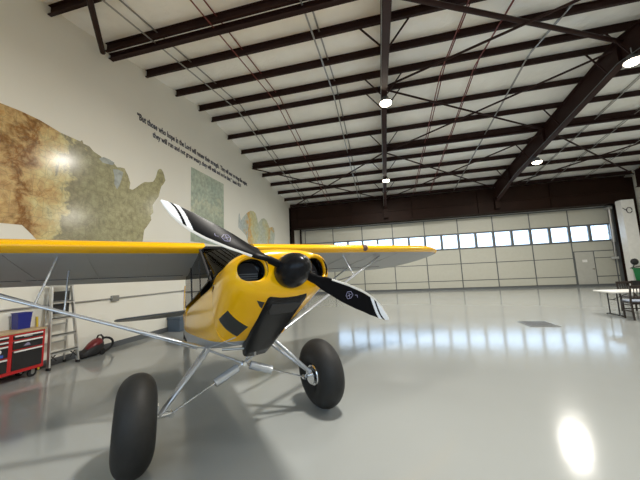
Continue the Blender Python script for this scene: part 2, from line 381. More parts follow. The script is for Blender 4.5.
# backing sheet behind the panels (below and above the windows)
for (x0_, x1_, z0_, z1_) in ((XE0, XE1, 0, WB-.06), (XE0, XE1, WT+.06, TOP+.05), (XE0, cols[2], WB-.06, WT+.06), (cols[10], XE1, WB-.06, WT+.06)): dm(b, x0_, x1_, z0_, z1_, .06, .1)
b.build('door_frame', M['doorf'], door)
for i in range(2, 10):
    for h in (0, 1):
        a = cols[i]+h*PW/2; c = a+PW/2; w = MB()
        dm(w, a+(.0 if h else .03), a+.075, WB, WT, -.03, .1); dm(w, c-.075, c-(.03 if h else 0), WB, WT, -.03, .1)
        dm(w, a+.075, c-.075, WB, WB+.04, -.03, .1); dm(w, a+.075, c-.075, WT-.04, WT, -.03, .1)
        wo = w.build('window', M['doorf'], door)
        g = MB(); dm(g, a+.076, c-.076, WB+.041, WT-.041, .03, .034); g.build('pane', M['glass'], wo)
b = MB(); dm(b, mx0+.005, mx1-.005, .12, 2.095, -.03, .03); pdr = b.build('personnel_door', M['pdoor'], door, bevel=.005)
b = MB(); b.lathe((mx1-.09, -.03, 1.03), (0, -1, 0), [(0, .03), (.03, .03), (.05, .02), (.055, .0)], 12); b.bar((mx1-.09, -.07, 1.03), (mx1-.2, -.07, 1.03), .02, .02); b.build('door_handle', M['orange'], pdr)
b = MB(); dm(b, mx0+.36, mx0+.62, 1.46, 1.62, -.036, -.031); b.build('notice_sign', M['white'], pdr)
# hydraulic cylinder and side rails at the right
t = thing('door_cylinder', 'grey hydraulic cylinder hanging at the right side of the hangar door', 'door cylinder')
b = MB(); b.tube([(13.66, YD-.3, 4.68), (13.62, YD-.3, 2.6)], .10, 12); b.build('cylinder_barrel', M['galv'], t, smooth=50)
b = MB(); b.tube([(13.62, YD-.3, 2.62), (13.58, YD-.3, 1.7)], .045, 10); b.build('piston_rod', M['galv'], t, smooth=50)
b = MB(); b.box(13.5, 13.68, YD-.4, YD-.1, 1.58, 1.72); b.box(13.55, 13.75, YD-.4, YD-.0, 4.6, 4.74); b.build('mounting_bracket', M['flash'], t)
# jambs, header
b = MB(); b.box(13.86, 14.02, YD-.12, YD+.02, 0, 4.85); tag(b.build('trim_1', M['doorf']), 'grey vertical track at the right side of the hangar door', None); struct(bpy.data.objects['trim_1'])
b = MB(); b.box(-6.02, -5.93, YD-.2, YD+.02, 0, 4.85); struct(b.build('trim_2', M['header']))
b = MB(); b.box(XL+.005, XL+.10, YD-.85, YD-.75, 0, 6.5); b.box(XL+.005, XL+.10, YD-.85, YD-.02, 0, 6.5); struct(b.build('trim_3', M['header']))
b = MB(); b.box(14.32, 14.85, YD-.6, YD-.02, 0, 6.4); b.box(13.98, 14.9, YD-.3, YD-.02, 0, 4.85); tag(b.build('steel_column', M['header'], bevel=.01), 'dark brown steel column in the right corner beside the hangar door', 'column')
hy = YD-.80
t = thing('door_header', 'dark brown steel header girder above the hangar door', 'header beam', (0, 0, 0))
b = MB(); HX = 14.30; b.box(XL+.12, HX, hy, hy+.02, 4.9, 6.45); b.box(XL+.12, HX, hy-.1, hy+.68, 4.86, 4.9); b.box(XL+.12, HX, hy-.1, hy+.12, 6.43, 6.47)
b.box(XL+.12, HX, hy-.05, hy+.01, 5.55, 5.62); b.build('girder', M['header'], t)
for x in [XL+.6+4.1*k for k in range(5)]:
    b = MB(); b.box(x-.01, x+.01, hy-.08, hy, 4.9, 6.43); b.build('stiffener', M['header'], t)
for x in (.44, 7.36):
    b = MB(); b.box(x-.13, x+.13, hy-.26, hy-.10, 5.15, rz(hy)-1.0); b.box(x-.16, x+.16, hy-.30, hy-.08, 5.1, 5.15); b.build('bearing_bracket', M['header'], t)
b = MB(); b.box(XE0, XE1, YD-.06, YD-.0, 4.83, 4.86); struct(b.build('trim_4', M['flash']))
# white pilaster with small control and green tote
b = MB(); b.box(13.55, 14.17, YD-1.35, YD-.93, 0, 4.93); tag(b.build('column_cladding', M['white'], bevel=.02), 'tall white boxed column cladding at the far right of the door', 'column cladding')
t = thing('control_box', 'small black rounded control fixed to the white column cladding', 'control box', (13.68, YD-1.355, 1.38))
b = MB(); b.lathe((0, 0, 0), (0, -1, 0), [(0, .17), (.06, .18), (.12, .14), (.15, .05)], 16); b.build('control_body', M['dull'], t, smooth=40)
b = MB(); b.tube([(-.02, -.03, -.15), (-.1, -.03, -.3), (-.25, -.03, -.35), (.1, -.03, -.28), (.3, -.03, -.24)], .02, 6); b.build('cable', M['dull'], t)
b = MB(); b.tube([(13.87+.13*math.cos(a_), YD-1.37, 4.3+.16*math.sin(a_)) for a_ in [i*.5 for i in range(13)]], .018, 6); b.tube([(13.74, YD-1.37, 4.3), (13.57, YD-1.37, 4.45)], .018, 6)
tag(b.build('cable_loop', M['dull'], smooth=50), 'thin cable loop near the top of the white column cladding', 'cable')
b = MB(); b.box(13.25, 14.6, 18.3, 18.9, 0, .04); b.box(13.25, 13.31, 18.3, 18.9, .04, .30); b.box(14.54, 14.6, 18.3, 18.9, .04, .30); b.box(13.25, 14.6, 18.3, 18.9, .30, .36)
tag(b.build('low_bench', M['dull']), 'low black bench under the green tote by the right end wall', 'bench')
t = thing('storage_tote', 'green plastic storage tote on the low black bench at the right edge', 'storage tote', (13.78, 18.6, .36))
b = MB()
b.loft([[(-w, -d, z), (w, -d, z), (w, d, z), (-w, d, z)] for w, d, z in ((.36, .2, 0), (.40, .24, .62))]); b.build('tote_body', M['green'], t, bevel=.03)
b = MB(); b.box(-.43, .43, -.27, .27, .62, .68); b.build('lid', M['green'], t, bevel=.02)
# ------------------------------------------------------------------ floor grate
t = thing('floor_grate', 'dark square metal grate set into the glossy floor near the door', 'floor grate', (3.84, 8.53, 0)); t.scale = (.86, .9, 1)
b = MB(); b.box(-.36, .36, -.38, .38, 0.0005, .004); b.build('grate_tray', M['dull'], t)
b = MB()
for k in range(18): b.box(-.34+k*.04-.006, -.34+k*.04+.006, -.37, .37, .004, .01)
b.box(-.38, -.36, -.4, .4, 0.0005, .012); b.box(.36, .38, -.4, .4, 0.0005, .012); b.box(-.36, .36, -.4, -.38, 0.0005, .012); b.box(-.36, .36, .38, .4, 0.0005, .012)
b.build('grate_bars', M['galv'], t)
# ------------------------------------------------------------------ wall graphics
def wallpoly(name, pts, m, label, cat, th=.006, kind=None, parent=None, x=None):
    x = XL if x is None else x
    bm = bmesh.new(); vs = [bm.verts.new((x+th, y, z)) for y, z in pts]; f = bm.faces.new(vs)
    if f.normal.x < 0 or True: bm.normal_update()
    r = bmesh.ops.extrude_face_region(bm, geom=[f]); bmesh.ops.translate(bm, vec=(-th+.0005, 0, 0), verts=[e for e in r['geom'] if isinstance(e, bmesh.types.BMVert)])
    bmesh.ops.recalc_face_normals(bm, faces=bm.faces)
    me = bpy.data.meshes.new(name); bm.to_mesh(me); bm.free(); me.materials.append(m)
    o = bpy.data.objects.new(name, me); C.objects.link(o)
    if parent: o.parent = parent
    elif label: tag(o, label, cat)
    return o
usa = [(3.4, 4.94), (3.1, 4.93), (2.86, 4.9), (2.76, 4.62), (2.70, 4.2), (2.72, 3.8), (2.85, 3.4), (3.0, 3.02), (3.2, 2.86), (3.4, 2.75), (3.54, 2.74), (3.85, 2.75), (4.02, 2.58), (4.2, 2.36),
       (4.35, 2.05), (4.5, 2.0), (4.58, 2.3), (4.8, 2.46), (5.05, 2.54), (5.3, 2.5), (5.45, 2.38), (5.6, 2.5), (5.9, 2.58), (6.1, 2.52), (6.22, 2.2), (6.35, 1.95), (6.5, 2.05), (6.52, 2.4), (6.58, 2.74), (6.62, 3.03),
       (6.75, 3.2), (6.86, 3.37), (6.83, 3.5), (6.93, 3.6), (6.90, 3.83), (7.0, 3.98), (7.12, 4.15), (7.175, 4.37), (7.22, 4.5), (7.30, 4.6), (7.38, 4.74), (7.33, 4.9), (7.28, 4.99), (7.2, 5.06), (7.12, 5.03), (7.06, 4.95), (7.0, 4.72),
       (6.9, 4.55), (6.72, 4.48), (6.6, 4.45), (6.45, 4.33), (6.3, 4.18), (6.2, 4.10), (6.10, 4.10), (6.12, 4.27), (6.05, 4.45), (5.93, 4.62), (5.80, 4.60), (5.72, 4.57), (5.6, 4.66), (5.5, 4.66), (5.45, 4.58), (5.36, 4.62), (5.28, 4.69),
       (5.1, 4.74), (5.0, 4.82), (4.86, 4.83), (4.83, 4.90), (4.79, 4.85), (4.38, 4.86), (4.01, 4.94), (3.7, 4.955)]
MU = map_mat('relief_map_print', [(0, (.62, .44, .20)), (.13, (.46, .28, .11)), (.18, (.62, .44, .20)), (.235, (.25, .11, .03)), (.28, (.60, .42, .19)), (.33, (.64, .52, .25)), (.385, (.62, .56, .30)), (.41, (.32, .30, .20)), (.52, (.36, .35, .22)), (.7, (.44, .42, .26)), (1, (.42, .40, .23))],
             2.4, .4, lo=2.7, hi=7.4, lines=(.52, .42), jitter=.42)
um = thing('wall_map', 'large relief map shaped like the United States on the left wall', 'wall map')
wallpoly('map_panel', usa, MU, None, None, parent=um)
lakec = map_mat('map_lake_blue', [(0, (.40, .44, .44)), (1, (.46, .50, .48))], 3, 0)
for pts in ([(5.24, 4.62), (5.35, 4.70), (5.5, 4.70), (5.64, 4.66), (5.60, 4.58), (5.45, 4.56), (5.33, 4.55)], [(5.60, 4.48), (5.74, 4.52), (5.90, 4.50), (5.86, 4.3), (5.80, 4.1), (5.74, 3.98), (5.66, 4.1), (5.66, 4.3)]):
    wallpoly('map_lake', pts, lakec, None, None, th=.008, parent=um)
MR = map_mat('sectional_chart_print', [(0, (.34, .40, .31)), (.4, (.42, .48, .38)), (.55, (.50, .53, .40)), (.7, (.38, .46, .38)), (1, (.46, .52, .42))], 1.6, .4, axis='Z', lo=3, hi=5.6, jitter=1.6, rough=.4)
wallpoly('wall_chart', [(8.61, 2.9), (8.61, 5.65), (10.75, 5.65), (10.75, 2.9)], MR, 'pale green rectangular chart on the left wall behind the propeller blade', 'wall map')
MF = map_mat('coloured_relief_print', [(0, (.50, .54, .54)), (.18, (.48, .54, .50)), (.27, (.66, .38, .10)), (.33, (.62, .56, .28)), (.46, (.56, .60, .46)), (.6, (.54, .58, .50)), (.72, (.60, .60, .38)), (.82, (.66, .42, .14)), (.90, (.54, .58, .46)), (1, (.52, .57, .54))],
             1.3, .6, lo=12, hi=16.6, jitter=.8, rough=.4)
wallpoly('wall_map', [(12.0, 3.9), (12.05, 4.5), (12.12, 4.62), (12.25, 4.25), (12.5, 4.5), (12.9, 4.78), (13.3, 4.98), (13.6, 5.02), (13.9, 4.94), (14.1, 4.7), (14.15, 4.45), (14.35, 4.55), (14.65, 4.78), (15.0, 4.88), (15.35, 4.82), (15.6, 4.6), (15.8, 4.42),
                      (16.2, 4.55), (16.5, 4.5), (16.65, 4.1), (16.5, 3.7), (16.3, 3.2), (15.6, 2.9), (14.6, 2.7), (13.6, 2.8), (13.1, 3.1), (12.75, 3.6), (12.4, 3.75)], MF, 'small twin-lobed orange and green relief map at the far end of the left wall', 'wall map')
def text(name, s, y0, y1, zbase, cap, label, parent=None):
    cu = bpy.data.curves.new(name, 'FONT'); cu.body = s; cu.size = 1; cu.extrude = .01; cu.offset = .026; cu.resolution_u = 2
    o = bpy.data.objects.new(name, cu); C.objects.link(o); bpy.context.view_layer.update()
    me = bpy.data.meshes.new_from_object(o.evaluated_get(bpy.context.evaluated_depsgraph_get())); bpy.data.objects.remove(o)
    xs = [v.co.x for v in me.vertices]; kx = (y1-y0)/(max(xs)-min(xs)); mn = min(xs); kz = cap/.70
    for v in me.vertices:
        x, yy, zz = v.co; v.co = (XL+.004+zz*.3, y0+(x-mn)*kx, zbase+yy*kz)
    me.materials.clear(); me.materials.append(M['ink'])
    o = bpy.data.objects.new(name, me); C.objects.link(o); o.parent = parent
    return o
q = thing('wall_quotation', 'two-line dark lettered verse quotation high on the left wall', 'wall lettering')
text('lettering_line', '\u201cBut those who hope in the Lord will renew their strength.  They will soar on wings like eagles;', 6.27, 12.95, 6.24, .19, None, q)
text('lettering_line', 'they will run and not grow weary, they will walk and not be faint.\u201d  Isaiah 40:31', 6.84, 12.3, 5.96, .17, None, q)
# wall conduit
t = thing('wall_conduit', 'thin grey conduit with a junction box along the left wall', 'conduit')
b = MB(); b.tube([(XL+.03, YB+.5, 1.19), (XL+.03, YD-1.0, 1.19)], .016, 8); b.build('conduit_pipe', M['galv'], t, smooth=50)
b = MB(); b.box(XL+.001, XL+.07, 5.68, 5.86, 1.12, 1.26); b.build('junction_box', M['galv'], t, bevel=.006)
for y in (3.0, 8.2, 10.5, 13, 15.5):
    b = MB(); b.box(XL+.001, XL+.05, y-.012, y+.012, 1.165, 1.215); b.build('pipe_clamp', M['galv'], t)

# ================================================================== aircraft
PL = thing('aircraft', 'yellow high-wing taildragger aircraft with black propeller and big bush tyres', 'aircraft', (-1.49, 2.83, 0), math.radians(-45))
TH = math.radians(12); cs, sn = math.cos(TH), math.sin(TH)
def bd(X, y, Z): return Vector((1.1-X*cs-Z*sn, y, 1.62-X*sn+Z*cs))
def sgn(v): return 1 if v >= 0 else -1
def section(X, w, top, bot, nt_, nb, zc=0, n=48):
    out = []
    for k in range(n):
        t = 2*math.pi*k/n; c_, s_ = math.cos(t), math.sin(t); e = nt_ if s_ >= 0 else nb
        yy = w*sgn(c_)*abs(c_)**(2/e); zz = (top-zc if s_ >= 0 else zc-bot)*sgn(s_)*abs(s_)**(2/e)+zc
        out.append(bd(X, yy, zz))
    return out
# cowling ------------------------------------------------------------
cs_ = [(.00, .31, .12, -.135, 2.6, 2.6, .02), (.008, .35, .155, -.15, 2.6, 2.5, .02), (.03, .385, .185, -.17, 2.6, 2.4, .02), (.08, .418, .212, -.20, 2.5, 2.2, .03), (.18, .435, .235, -.25, 2.4, 2.0, .03),
       (.32, .435, .255, -.315, 2.3, 2.0, .02), (.50, .425, .27, -.38, 2.3, 2.1, .0), (.72, .405, .29, -.45, 2.6, 2.5, -.03), (.92, .382, .30, -.488, 3.0, 3.4, -.06)]
b = MB(); b.loft([section(*s) for s in cs_], 0)
cow = b.build('cowling', [M['yellow'], M['black']], PL, smooth=50)
cut = MB()
for sy in (-1, 1):
    cut.loft([[bd(X, sy*.272+.112*sgn(math.cos(a))*abs(math.cos(a))**.85, .037+.094*sgn(math.sin(a))*abs(math.sin(a))**.85) for a in [2*math.pi*k/32 for k in range(32)]] for X in (-.1, .05, .12, .2)], 1)
for i, v in enumerate(cut.v):      # flatten the ducts a little
    pass
cutter = cut.build('cutter', [M['yellow'], M['black']], PL)
md = cow.modifiers.new('b', 'BOOLEAN'); md.operation = 'DIFFERENCE'; md.object = cutter; md.solver = 'EXACT'
bpy.context.view_layer.update()
me = bpy.data.meshes.new_from_object(cow.evaluated_get(bpy.context.evaluated_depsgraph_get()))
cow.modifiers.clear(); cow.data = me; bpy.data.objects.remove(cutter)
me.materials.clear(); me.materials.append(M['yellow']); me.materials.append(M['black'])
up0 = (bd(0, 0, 1)-bd(0, 0, 0)).normalized()
for p in me.polygons:
    p.use_smooth = True
    c0 = p.center
    X_ = -((c0.x-1.1)*cs+(c0.z-1.62)*sn); Z_ = -(c0.x-1.1)*sn+(c0.z-1.62)*cs
    p.material_index = 1 if (X_ > .02 and ((abs(c0.y)-.272)/.116)**2+((Z_-.037)/.098)**2 < 1.2 and (X_ > .15 or (p.normal.y*(c0.y-math.copysign(.272, c0.y))+p.normal.dot(up0)*(Z_-.037)) < 0)) else 0
try: me.set_sharp_from_angle(angle=math.radians(50))
except Exception: pass
bvh_src = [(section(*s)) for s in cs_]
bb = MB(); bb.loft(bvh_src); BV = BVHTree.FromPolygons([Vector(v) for v in bb.v], bb.f)
for sy in (-1, 1):        # yellow lips round the inlets
    b = MB(); n = 32; rings = []
    for k in range(n):
        a = 2*math.pi*k/n; cy, cz = math.cos(a), math.sin(a); ring = []
        X_c = .045
        for j in range(10):
            p = 2*math.pi*j/10; q1 = .018*math.cos(p); ring.append(bd(.028-.022*math.sin(p)+.05*abs(cy)*(1 if cy*sy > 0 else .2), sy*.272+sgn(cy)*abs(cy)**.85*(.117+q1), .037+sgn(cz)*abs(cz)**.85*(.101+q1)))
        rings.append(ring)
    rings.append(rings[0]); b.loft(rings, 0, cap=False); b.build('inlet_ring', M['yellow'], PL, smooth=80)
    b = MB(); b.lathe(bd(.17, sy*.272, .037), bd(1, 0, 0)-bd(0, 0, 0), [(0, .09), (.02, .09)], 24); b.build('inlet_baffle', M['dull'], PL)
    b = MB()
    for k in range(5): b.bar(bd(.155, sy*.262-.07, .0+k*.018-.04), bd(.155, sy*.262+.07, .0+k*.018-.04), .012, .008)
    b.build('cylinder_fins', M['doorf'], PL)
def patch(corners, name, m, off=.004, n=8, trim=None, parent=None):
    c = [bd(*p) for p in corners]; b = MB(); g = []
    for i in range(n+1):
        for j in range(n+1):
            u, v = i/n, j/n; p = (c[0]*(1-u)+c[1]*u)*(1-v)+(c[3]*(1-u)+c[2]*u)*v
            loc, nor, _, _ = BV.find_nearest(p)
            if (loc-bd(.5, 0, -.05)).dot(nor) < 0: nor = -nor
            g.append((loc+nor*off, loc-nor*.01))
    for i in range(n):
        for j in range(n):
            a = i*(n+1)+j
            b.f.append((a, a+1, a+n+2, a+n+1)); b.m.append(0)
    N_ = (n+1)**2
    b.v = [tuple(x[0]) for x in g]+[tuple(x[1]) for x in g]
    b.f += [tuple(i+N_ for i in f) for f in b.f[:n*n]]; b.m += [0]*n*n
    for k in range(n):
        for (p, q_) in ((k, k+1), (n*(n+1)+k, n*(n+1)+k+1), (k*(n+1), (k+1)*(n+1)), (k*(n+1)+n, (k+1)*(n+1)+n)):
            b.f.append((p, q_, q_+N_, p+N_)); b.m.append(0)
    return b.build(name, m, parent or PL, smooth=60)
patch([(.441, -.361, -.193), (.706, -.375, -.235), (.703, -.228, -.40), (.496, -.192, -.342)], 'cowling_vent', M['grille'])
patch([(.441, .361, -.193), (.706, .375, -.235), (.703, .228, -.40), (.496, .192, -.342)], 'cowling_vent', M['grille'])
patch([(.105, -.232, -.177), (.105, -.175, -.200), (.185, -.172, -.235), (.165, -.195, -.213)], 'cowling_hole', M['dull'], .003)
# chin scoop ---------------------------------------------------------
b = MB(); rings = []
for X, w, zo, zi in ((.035, .155, -.165, -.13), (.06, .168, -.195, -.14), (.11, .170, -.225, -.15), (.3, .166, -.315, -.22), (.55, .157, -.43, -.33), (.8, .142, -.55, -.40), (.93, .13, -.605, -.44), (.99, .11, -.59, -.47)):
    r = []
    for k in range(9):
        a = math.pi*k/8; cc = math.cos(a); ss = math.sin(a)
        r.append(bd(X, w*sgn(cc)*abs(cc)**.35, zi-.02-(zi-.02-zo)*abs(ss)**.35))
    r += [bd(X+.03, -w*.96, zi+.06), bd(X+.03, w*.96, zi+.06)]
    rings.append(r)
b.loft(rings); sc_ = b.build('chin_scoop', M['carbon'], PL, smooth=45)
b = MB(); b.loft([[bd(X, -w, Z), bd(X, w, Z), bd(X, w, Z+.012), bd(X, -w, Z+.012)] for X, w, Z in ((.10, .12, -.226), (.17, .118, -.26), (.22, .10, -.285))]); b.build('scoop_lip', M['dull'], sc_)
# spinner, propeller -------------------------------------------------
fx = (bd(-1, 0, 0)-bd(0, 0, 0)).normalized(); up = (bd(0, 0, 1)-bd(0, 0, 0)).normalized(); lt = Vector((0, 1, 0))
pr_ = bpy.data.objects.new('propeller', None); C.objects.link(pr_); pr_.parent = PL
b = MB(); b.lathe(bd(-.005, 0, 0), fx, [(0, .123), (.02, .129), (.07, .130), (.12, .122), (.17, .106), (.215, .084), (.25, .052), (.268, .022), (.272, .002)], 36); b.build('spinner', M['carbon'], pr_, smooth=60)
PR = .99
def blade(ang):
    er = (lt*math.cos(ang)+up*math.sin(ang)).normalized(); et = fx.cross(er).normalized()   # leading direction
    c0 = bd(-.07, 0, 0); NS, NC = 300, 64; rings = []; info = []
    for i in range(NS+1):
        r = .10+(PR-.10)*i/NS; q = r/PR
        tab = [(.09, .06, 46, .06), (.2, .075, 40, .05), (.32, .115, 30, .03), (.5, .155, 23, .02), (.65, .165, 18, .016), (.8, .145, 15, .012), (.9, .100, 13, .009), (.96, .058, 12, .007), (1.0, .012, 12, .004)]
        for k in range(len(tab)-1):
            if tab[k][0] <= q <= tab[k+1][0]+1e-6:
                s = (q-tab[k][0])/(tab[k+1][0]-tab[k][0]); s2 = s*s*(3-2*s) if k in (0, 1) else s
                ch, be, th = [tab[k][j]*(1-s2)+tab[k+1][j]*s2 for j in (1, 2, 3)]
        be = math.radians(be); cd = (et*math.cos(be)+fx*math.sin(be)).normalized(); nn = er.cross(cd).normalized()
        if nn.dot(fx) < 0: nn = -nn
        sweep = -.05*max(0, (q-.65)/.35)**2
        ring = []
        for j in range(NC):
            a = 2*math.pi*j/NC; ex = .5 if q < .15 else 1.0
            x = math.cos(a)*.5; tt = math.sin(a)*(th/2)*(1.0 if q < .2 else (.55+.45*math.cos(a*1-.9) if math.sin(a) > 0 else .5))
            ring.append(c0+er*r+cd*(x*ch+sweep+.012)+nn*tt)
            info.append((q, x))
        rings.append(ring)
    b = MB(); b.loft(rings)
    for fi in range(NS*NC):
        vs = b.f[fi]; q = sum(info[v][0] for v in vs)/4; x = sum(info[v][1] for v in vs)/4   # x: -.5 trailing .. .5 leading
        mi = 0
        s = q+x*.17
        if s > .805: mi = 1
        if .85 < s < .88: mi = 0
        if q > .33 and x > .385: mi = 2
        b.m[fi] = mi
    o = b.build('blade', [M['bladeb'], M['bladew'], M['bladele']], pr_, smooth=60)
    # small emblem in the middle of the blade face
    return o, er, et, c0
for ang in (math.radians(180-27.5), math.radians(-26)):
    o, er, et, c0 = blade(ang)
    bv = BVHTree.FromPolygons([v.co for v in o.data.vertices], [p.vertices[:] for p in o.data.polygons])
    b = MB(); b.m = []
    def onb(rr, tt): 
        h = bv.ray_cast(c0+er*rr+et*tt+fx*.5, -fx); return (h[0]+fx*.0015) if h[0] else c0+er*rr
    for (r1, t1, r2, t2) in ((.50, .02, .53, .035), (.53, .035, .56, .02), (.56, .02, .555, -.01), (.555, -.01, .53, -.025), (.53, -.025, .505, -.01), (.505, -.01, .50, .02), (.515, .02, .545, -.012), (.515, -.01, .545, .02), (.58, .025, .60, .03), (.60, .03, .61, .015)):
        b.bar(onb(r1, t1), onb(r2, t2), .004, .002, up=fx)
    b.build('blade_emblem', M['emblem'], pr_)
# fuselage -----------------------------------------------------------
fs = [(.90, .378, .18, -.488, 4, 3.5), (1.08, .378, .18, -.492, 4.5, 4.6), (1.3, .375, .17, -.495, 5, 6), (2.0, .375, .16, -.49, 6, 7), (2.6, .37, .16, -.47, 6, 7), (3.1, .35, .17, -.42, 5, 7)]
b = MB(); b.loft([section(X, w, t, bo, a, c, -.1, 96) for X, w, t, bo, a, c in fs])
rear = [(3.08, .352, .62, -.42, 3.4, 7), (3.5, .32, .52, -.37, 3, 7), (4.2, .26, .40, -.28, 2.8, 6), (5.0, .17, .32, -.17, 2.6, 5), (5.7, .08, .28, -.08, 2.6, 4), (6.0, .035, .26, -.02, 2.5, 4)]
b.loft([section(X, w, t, bo, a, c, 0.) for X, w, t, bo, a, c in rear])
fu = b.build('fuselage', [M['yellow'], M['silver']], PL, smooth=45)
pa, pb = bd(2.2, 0, -.30), bd(.6, 0, -.47); pn = (pb-pa).normalized().cross(Vector((0, 1, 0))).normalized()
if pn.z < 0: pn = -pn
for ob in (fu, cow):
    bm = bmesh.new(); bm.from_mesh(ob.data); bmesh.ops.bisect_plane(bm, geom=bm.verts[:]+bm.edges[:]+bm.faces[:], plane_co=pa, plane_no=pn); bm.to_mesh(ob.data); bm.free()
ob = fu
for p in fu.data.polygons: p.material_index = 1 if (p.center-pa).dot(pn) < 0 else 0
cow.data.materials.append(M['silver'])
for p in cow.data.polygons:
    if (p.center-pa).dot(pn) < 0 and p.center.x < .55: p.material_index = 2
for ob in (fu, cow):
    for p in ob.data.polygons: p.use_smooth = True
    ob.data.set_sharp_from_angle(angle=math.radians(45))
# seam line of the door and sill
for sy in (-1, 1):
    b = MB(); b.tube([bd(.95, sy*.379, .26), bd(1.1, sy*.383, .17), bd(2.0, sy*.383, .15), bd(3.05, sy*.358, .17)], .007, 6); b.build('window_sill_trim', M['dull'], PL)
# cabin greenhouse
def quad(name, pts, m, th=.004):
    P = [Vector(p) for p in pts]; nrm = (P[1]-P[0]).cross(P[2]-P[0]).normalized()*th; b = MB(); b.prism(P, nrm); return b.build(name, m, PL)
WR = .66      # wing root lower surface
b = MB(); rw = []
for i in range(9):
    t = i/8; rowz = []
    for j in range(13):
        s = -1+2*j/12
        w = .36*(1-t)+.365*t; zt = (.28-.12*abs(s)**2.5)*(1-t)+(.69-.04*abs(s)**3)*t; X = (.90-.0+.12*abs(s)**2.4)*(1-t)+(1.53+.02*abs(s)**2)*t
        rowz.append(bd(X, s*w, zt))
    rw.append(rowz)
b.loft(rw, 0, cap=False, closed=False); ws = b.build('windshield', M['tint'], PL, smooth=60)
sm = ws.modifiers.new('s', 'SOLIDIFY'); sm.thickness = .004
for sy in (-1, 1):
    quad('side_window', [bd(1.04, sy*.37, .18), bd(1.55, sy*.37, .64), bd(3.05, sy*.352, .60), bd(3.05, sy*.352, .17)], M['tint'])
for pts, rr in [([bd(1.56, -.37, .66), bd(1.56, .37, .66)], .013)]+[v for sy in (-1, 1) for v in (
        ([bd(1.02, sy*.365, .17), bd(1.56, sy*.37, .66)], .013), ([bd(1.62, sy*.365, .16), bd(1.62, sy*.365, .66)], .011), ([bd(2.35, sy*.362, .16), bd(2.35, sy*.362, .64)], .011),
        ([bd(.95, sy*.02, .28), bd(1.54, sy*.20, .67)], .011), ([bd(3.06, sy*.35, .16), bd(3.06, sy*.33, .6)], .014))]:
    b = MB(); b.tube(pts, rr, 8); b.build('cabin_tube', M['dull'], PL, smooth=50)
b = MB()
b.loft([[bd(X, -w, z0), bd(X, w, z0), bd(X, w*.9, z0+h), bd(X, -w*.9, z0+h)] for X, w, z0, h in ((1.5, .35, .66, .03), (2.0, .37, .68, .10), (2.7, .37, .65, .09), (3.2, .34, .60, .03))]); b.build('cabin_roof', M['black'], PL, smooth=40)
b = MB(); b.loft([[bd(X, -.31, z0), bd(X, .31, z0), bd(X, .31, z1), bd(X, -.31, z1)] for X, z0, z1 in ((1.08, .17, .29), (1.16, .165, .30))]); b.build('instrument_panel', M['dull'], PL, bevel=.02)
for X in (1.85, 2.6):
    b = MB(); b.loft([[bd(X+dx, -w, z), bd(X+dx, w, z), bd(X+dx+.07, w, z+.01), bd(X+dx+.07, -w, z+.01)] for dx, w, z in ((-.02, .2, .165), (.03, .2, .35), (.07, .16, .46), (.08, .1, .5))]); b.build('pilot_seat', M['dull'], PL, bevel=.02, smooth=50)
# wings --------------------------------------------------------------
def airfoil(ch, n=30, thk=.14):
    pts = []
    for k in range(n+1):
        x = .5*(1-math.cos(math.pi*k/n)); pts.append(x)
    def yt(x): return 5*thk*(.2969*math.sqrt(x)-.126*x-.3516*x*x+.2843*x**3-.1015*x**4)
    def yc(x): return .035*(2*.4*x-x*x)/.16 if x < .4 else .035*(.2+.8*x-x*x)/.36
    up_ = [(x, yc(x)+yt(x)) for x in pts]; lo_ = [(x, yc(x)-yt(x)*.86) for x in pts]
    return up_[::-1]+lo_[1:-1]
AF = airfoil(1.6)
LEX, LEZ, INC = 1.54, .72, math.radians(2.2)
def wing(sy):
    b = MB(); rings = []; N_ = len(AF)
    st = [.31, .8, 1.4, 2.0, 2.6, 3.2, 3.8, 4.05, 4.25, 4.4, 4.52, 4.64, 4.72, 4.75]
    for yy in st:
        t = max(0, (yy-3.7)/1.05); t = min(t, 1)
        le = LEX+.62*(1-math.sqrt(max(0, 1-t**2.6))); te = LEX+1.6-.98*(1-math.sqrt(max(0, 1-t**2.0)))
        ch = max(te-le, .02); th = 1-.75*t**3
        dz = .006*yy
        rings.append([bd(le+ch*x, sy*yy, LEZ-(ch*x+le-LEX)*math.sin(INC)+z*1.6*th*(ch/1.6)**.6+dz-.03) for x, z in AF])
    b.loft(rings)
    for fi in range((len(st)-1)*N_):
        k = fi % N_; kk = (k+.5) % N_
        nu = len(AF)//2+1
        xm = (AF[k][0]+AF[(k+1) % N_][0])/2
        lower = k >= nu-1
        b.m[fi] = 1 if (lower and xm > .06) else 0
    b.m[-1] = 0; b.m[-2] = 0
    w = b.build('wing', [M['yellow'], M['under']], PL, smooth=40)
    # underside ribs tapes and control surface gaps
    def und(xf, yy, off=.004): 
        lo_ = AF[len(AF)//2:]
        z = min(AF[len(AF)//2:]+[AF[0]], key=lambda p: abs(p[0]-xf))[1]
        return bd(LEX+1.6*xf, sy*yy, LEZ-1.6*xf*math.sin(INC)+z*1.6+.006*yy-.03-off)
    for nm, ya, yb in (('flap', .42, 2.15), ('aileron', 2.2, 3.75)):
        g = MB(); g.loft([[und(x, ya), und(x, yb), und(x, yb, .0), und(x, ya, .0)] for x in (.80, .84, .88, .92, .96)]); g.build(nm, M['under'], w)
        g = MB(); g.bar(und(.79, ya, .001), und(.79, yb, .001), .012, .006); g.build('hinge_gap', M['dull'], w)
    for yy in (.9, 1.45, 2.05, 2.65, 3.2):
        g = MB(); g.tube([und(x, yy, .002) for x in (.1, .3, .5, .7, .79)], .004, 6); g.build('rib_tape', M['under'], w)
    return und
und = {}
for sy in (-1, 1): und[sy] = wing(sy)
